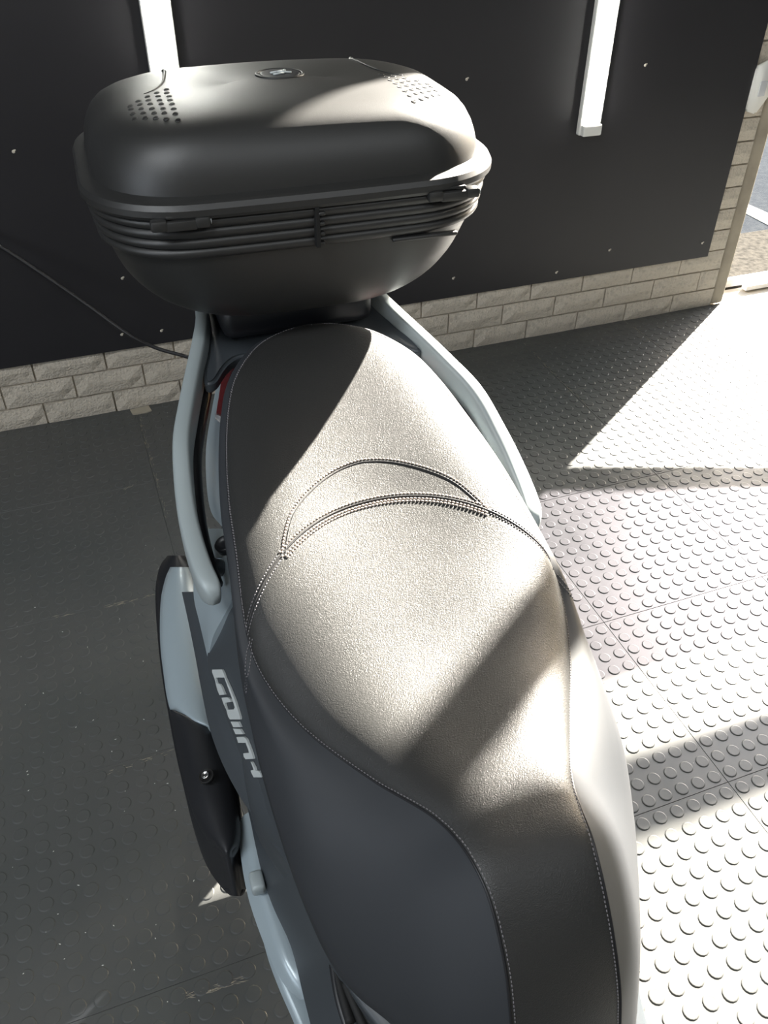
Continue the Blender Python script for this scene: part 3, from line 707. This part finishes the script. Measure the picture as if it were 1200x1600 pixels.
# ---- running gear (mostly hidden)
bm = bmesh.new(); lathe(bm, (-.06, 1.38, .265), (1, 0, 0), [(.155, 0), (.21, -.004), (.25, .012), (.264, .045), (.266, .06), (.264, .075), (.25, .108), (.21, .124), (.155, .12)], 56); wheel = obj('rear_wheel', bm, M['tyre'], scooter)
bm = bmesh.new(); lathe(bm, (-.045, 1.38, .265), (1, 0, 0), [(.04, 0), (.05, .0), (.158, .01), (.158, .08), (.05, .09), (.04, .095)], 40); obj('rim', bm, M['satin'], wheel)
bm = bmesh.new(); box(bm, (.15, 1.34, .30), (.09, .22, .13), bev=.03); obj('gear_case', bm, M['satin'], scooter)
bm = bmesh.new(); box(bm, (.02, .62, .36), (.22, .36, .20), bev=.03); obj('engine', bm, M['black'], scooter)
bm = bmesh.new(); box(bm, (-.04, .853, .395), (.22, .326, .48), bev=.012); obj('shade_box', bm, M['black'], scooter)  # hidden block added to keep low sun off the muffler and floor
bm = bmesh.new(); box(bm, (0, .26, .27), (.27, 1.30, .26), bev=.04); obj('shade_belly', bm, M['black'], scooter)  # hidden block added to stop sun passing under the body
for sg in (-1, 1):
    bm = bmesh.new(); tube(bm, spline([V((sg * .13, 1.36, .30)), V((sg * .13, 1.32, .52)), V((sg * .12, 1.26, .76))], 8), .022, 14); obj('shock_absorber', bm, M['black'], scooter)
bm = bmesh.new(); tube(bm, spline([V((-.19, .78, .012)), V((-.15, .72, .10)), V((-.11, .66, .26)), V((.11, .66, .26)), V((.15, .72, .10)), V((.19, .78, .012))], 8), .012, 12); obj('centre_stand', bm, M['black'], scooter)
# floorboard, tunnel, front wheel and steering column ahead of the seat (below / behind the viewer)
fb = loft('floorboard', [[(0, .12, .30), (.12, .12, .30), (.15, .12, .29), (.15, .12, .25), (.13, .12, .20), (0, .12, .19)],
                         [(0, -.20, .30), (.12, -.20, .29), (.15, -.20, .28), (.15, -.20, .24), (.13, -.20, .19), (0, -.20, .18)],
                         [(0, -.42, .40), (.12, -.42, .38), (.14, -.42, .36), (.15, -.42, .30), (.12, -.42, .22), (0, -.42, .2)]], M['satin'], scooter)
bm = bmesh.new(); lathe(bm, (-.05, -.36, .26), (1, 0, 0), [(.15, 0), (.22, -.004), (.25, .02), (.258, .05), (.25, .08), (.22, .104), (.15, .10)], 48); obj('front_wheel', bm, M['tyre'], scooter)

# ---- top case
CX = -.007
def rr_loop(hw, s0, s1, z, r, n=14, sag=0.0):
    """rounded rectangle loop, local coords, slight outward bow on long sides"""
    r = min(r, hw * .98, (s1 - s0) / 2 * .98); pts = []
    cs = [(hw - r, s0 + r, -math.pi / 2), (hw - r, s1 - r, 0), (-(hw - r), s1 - r, math.pi / 2), (-(hw - r), s0 + r, math.pi)]
    for ci, (cx, cy, a0) in enumerate(cs):
        for k in range(n + 1):
            th = a0 + math.pi / 2 * k / n
            c_, s_ = math.cos(th), math.sin(th); e = .88
            pts.append([cx + r * math.copysign(abs(c_) ** e, c_), cy + r * math.copysign(abs(s_) ** e, s_)])
        nx = cs[(ci + 1) % 4]; p = pts[-1]; th = nx[2]
        q = [nx[0] + r * round(math.cos(th)), nx[1] + r * round(math.sin(th))]
        for k in range(1, 8): pts.append([p[0] + (q[0] - p[0]) * k / 8, p[1] + (q[1] - p[1]) * k / 8])
    out = []
    sm = (s0 + s1) / 2
    for x, y in pts:
        bow = .010 * (1 - (x / hw) ** 2) * (-1 if y < sm else 1) if abs(y - sm) > (s1 - s0) * .3 else 0
        out.append(V((x + CX, y + bow, z + sag * (1 - (x / hw) ** 2))))
    return out
def case_part(name, secs, m, parent, top=False, bottom=False, ang=32):
    bm = bmesh.new(); vs = grid_mesh(bm, [rr_loop(*s_) for s_ in secs], close_u=True)
    if top: bm.faces.new(vs[-1])
    if bottom: bm.faces.new(vs[0][::-1])
    bmesh.ops.recalc_face_normals(bm, faces=bm.faces); return autosmooth(obj(name, bm, m, parent), ang)
top_case = empty('top_case', ORG + BX * 1.34 + UP * 1.004, -HD)
tag(top_case, 'large black plastic top case with ribbed band and rounded lid on the rear rack', 'top case')
class _Off:                                    # parts are built in scooter coordinates, then shifted to the case origin
    v = V((0, 1.34, 1.004))
def shift(o):
    o.data.transform(Matrix.Translation(-_Off.v)); return o
S0, S1 = 1.105, 1.535
# bowl
bowl = [(.13, 1.235, 1.47, .970, .10), (.17, 1.205, 1.49, .974, .12), (.205, 1.182, 1.505, .988, .13), (.238, 1.160, 1.515, 1.018, .14), (.262, 1.142, 1.522, 1.060, .145), (.276, 1.130, 1.527, 1.105, .145), (.284, 1.122, 1.530, 1.146, .14)]
bw = []
for a, b in zip(bowl, bowl[1:]):
    pass
bowl = [(b[0], b[1], b[2], 1.148 - (1.148 - b[3]) * .80, b[4]) for b in bowl]
bs = spline([V((b[0] - .004, b[1], b[2])) for b in bowl], 4); bz = spline([V((b[3], b[4], 0)) for b in bowl], 4)
o = shift(case_part('bowl', [(p.x, p.y, p.z, q.x, q.y) for p, q in zip(bs, bz)], M['case'], top_case, bottom=True, top=True))
bowl_o = o
# ribbed band
rib = []
z0, z1, nr = 1.142, 1.200, 4
for i in range(nr * 8 + 1):
    t = i / 8; ph = t - math.floor(t) if i < nr * 8 else 1
    d = .0048 * abs(math.sin(math.pi * ph)) ** .6 ; zz = z0 + (z1 - z0) * i / (nr * 8)
    g = (i / (nr * 8)) * .010
    rib.append((.2825 + g + d, 1.121 - g - d, 1.531 + g * .6 + d, zz, .138 + g))
band = shift(case_part('ribbed_band', rib, M['case'], top_case, top=True, bottom=True, ang=60))
# lid: flange then dome
fl = [(0.2910, 1.112, 1.536, 1.2005, .145), (0.2990, 1.103, 1.540, 1.2015, .148), (0.3015, 1.1005, 1.542, 1.206, .148), (0.3015, 1.1005, 1.542, 1.214, .148), (0.2980, 1.104, 1.540, 1.2205, .146), (0.2920, 1.110, 1.536, 1.2235, .143), (0.2850, 1.1165, 1.531, 1.2245, .140), (0.2820, 1.1195, 1.529, 1.226, .138)]
prof = [(0, 1.226), (.0015, 1.238), (.005, 1.255), (.010, 1.270), (.017, 1.284), (.026, 1.2955), (.038, 1.3045), (.054, 1.3110), (.075, 1.3155), (.100, 1.3185), (.130, 1.3205), (.160, 1.3215), (.185, 1.322), (.20, 1.322)]
for i, z in prof[1:]:
    z = 1.226 + (z - 1.226) * .90; fl.append((.282 - i * 1.05, 1.1195 + i * .95, 1.529 - i * 1.02 - .02 * min(1, i / .04), z, max(.012, .138 - i * .55)))
secs = fl
bm = bmesh.new(); vs = grid_mesh(bm, [rr_loop(*s_[:5], 14, 0.006 * max(0, min(1, (s_[3] - 1.285) / .03))) for s_ in secs], close_u=True); bm.faces.new(vs[-1]); bm.faces.new(vs[0][::-1])
bmesh.ops.recalc_face_normals(bm, faces=bm.faces); bm.normal_update(); lidT = BVHTree.FromBMesh(bm)
lid = shift(autosmooth(obj('lid', bm, M['case'], top_case), 28))
# vent dimples, traced on the left of the lid and mirrored
hz = [(300,525),(302,545),(315,565),(322,587),(333,610),(343,638),(352,668),(368,705),(243,545),(252,565),(260,587),(270,610),(280,636),(288,663),(300,698),(190,567),(195,587),(205,610),(215,636),(227,663),(238,692),(135,593),(145,613),(152,638),(163,663),(175,692),(88,622),(93,640),(103,666),(113,697)]
bd = bmesh.new(); br = bmesh.new()
for hx, hy in hz:
    h = on_tree(lidT, 180 + hx * .26667, hy * .26667)
    if not h: continue
    for sgn in (1, -1):
        p = V(h[0]); n = V(h[1]); n = n if n.z > 0 else -n
        p.x = CX + (p.x - CX) * sgn; n.x *= sgn
        lathe(bd, p, n, [(.0030, -.002), (.0030, .0004), (.0008, .0005)], 12)
        lathe(br, p, n, [(.0043, -.001), (.0040, .0006), (.0034, .0009), (.0030, .0003)], 12)
tag(shift(obj('vent_holes', bd, M['case_dark'], lid)), kind='stuff'); tag(shift(obj('vent_rims', br, M['case'], lid)), kind='stuff')
# oval emblem recess on the lid
h = on_tree(lidT, 437, 115); ec = V(h[0])
bm = bmesh.new(); ring = [ec + V((.034 * math.cos(t), .030 * math.sin(t), .0)) for t in [2 * math.pi * k / 40 for k in range(41)]]
ring = [lidT.find_nearest(p)[0] for p in ring]; tube(bm, ring, .0022, 8, False); em = shift(obj('lid_emblem', bm, M['case'], lid))
bm = bmesh.new(); lathe(bm, ec, (0, 0, 1), [(.029, -.001), (.029, .0006), (.026, .0010)], 36); shift(obj('emblem_disc', bm, M['black'], lid))
bm = bmesh.new()
for q0, q1 in (((-.014, -.002), (.010, .010)), ((.010, .010), (.004, -.008)), ((.004, -.008), (-.012, -.012)), ((-.004, .004), (.016, -.006))):
    tube(bm, [ec + V((*q0, .0022)), ec + V((*q1, .0022))], .0016, 6)
shift(obj('emblem_mark', bm, M['badge'], lid))
# raised shoulder lines on the lid, left and right of the centre field
for sgn in (1, -1):
    pts = [on_tree(lidT, x, y) for x, y in ((257, 113), (256, 124), (251, 133), (240, 141), (225, 147))]
    pts = [p[0] for p in pts if p]; pts = [V((CX + (p.x - CX) * sgn, p.y, p.z)) for p in pts]
    if len(pts) > 2:
        back = [V((pts[0].x, 1.44, 0))]; b0 = lidT.ray_cast(V((pts[0].x, 1.43, 1.5)), V((0, 0, -1)))[0]
        line = ([b0] if b0 else []) + pts
        sp_ = [lidT.find_nearest(p)[0] for p in spline(line, 8)]
        bm = bmesh.new(); tube(bm, sp_, lambda t: .0035 * (1 - t * .8), 8); shift(obj('shoulder_line', bm, M['case'], lid))
# hinges / latches on the front edge and centre rib break
def latch(x0, label=None):
    y = 1.0945 + .010 * (x0 / .3) ** 2
    r = []
    bm = bmesh.new(); box(bm, (x0 - .028, y, 1.1985), (.022, .016, .015), bev=.004); box(bm, (x0, y - .0006, 1.1965), (.040, .012, .013), bev=.002); box(bm, (x0 + .028, y, 1.1985), (.020, .016, .015), bev=.004)
    box(bm, (x0 - .0, y + .004, 1.2065), (.036, .010, .004), bev=.001)
    o = shift(obj('latch', bm, M['case'], top_case, True)); autosmooth(o, 30)
    bm = bmesh.new(); cyl(bm, V((x0 + .0385, y, 1.1985)), V((x0 + .0395, y, 1.1985)), .0045, n=12)
    shift(obj('pin', bm, M['badge'], o))
latch(-.190); latch(.190)
bm = bmesh.new(); box(bm, (CX - .002, 1.0985, 1.174), (.006, .014, .056), bev=.001)
shift(obj('rib_break', bm, M['case_dark'], band, False))
bm = bmesh.new()
for k in range(4): box(bm, (CX + .004, 1.0955 + k * .002, 1.193 - k * .0145), (.009, .010, .005), bev=.0015)
shift(obj('rib_notch', bm, M['case'], band, True))
bm = bmesh.new(); box(bm, (.155, 1.114, 1.136), (.10, .010, .006), bev=.002); shift(obj('lower_lip', bm, M['case'], bowl_o, True))
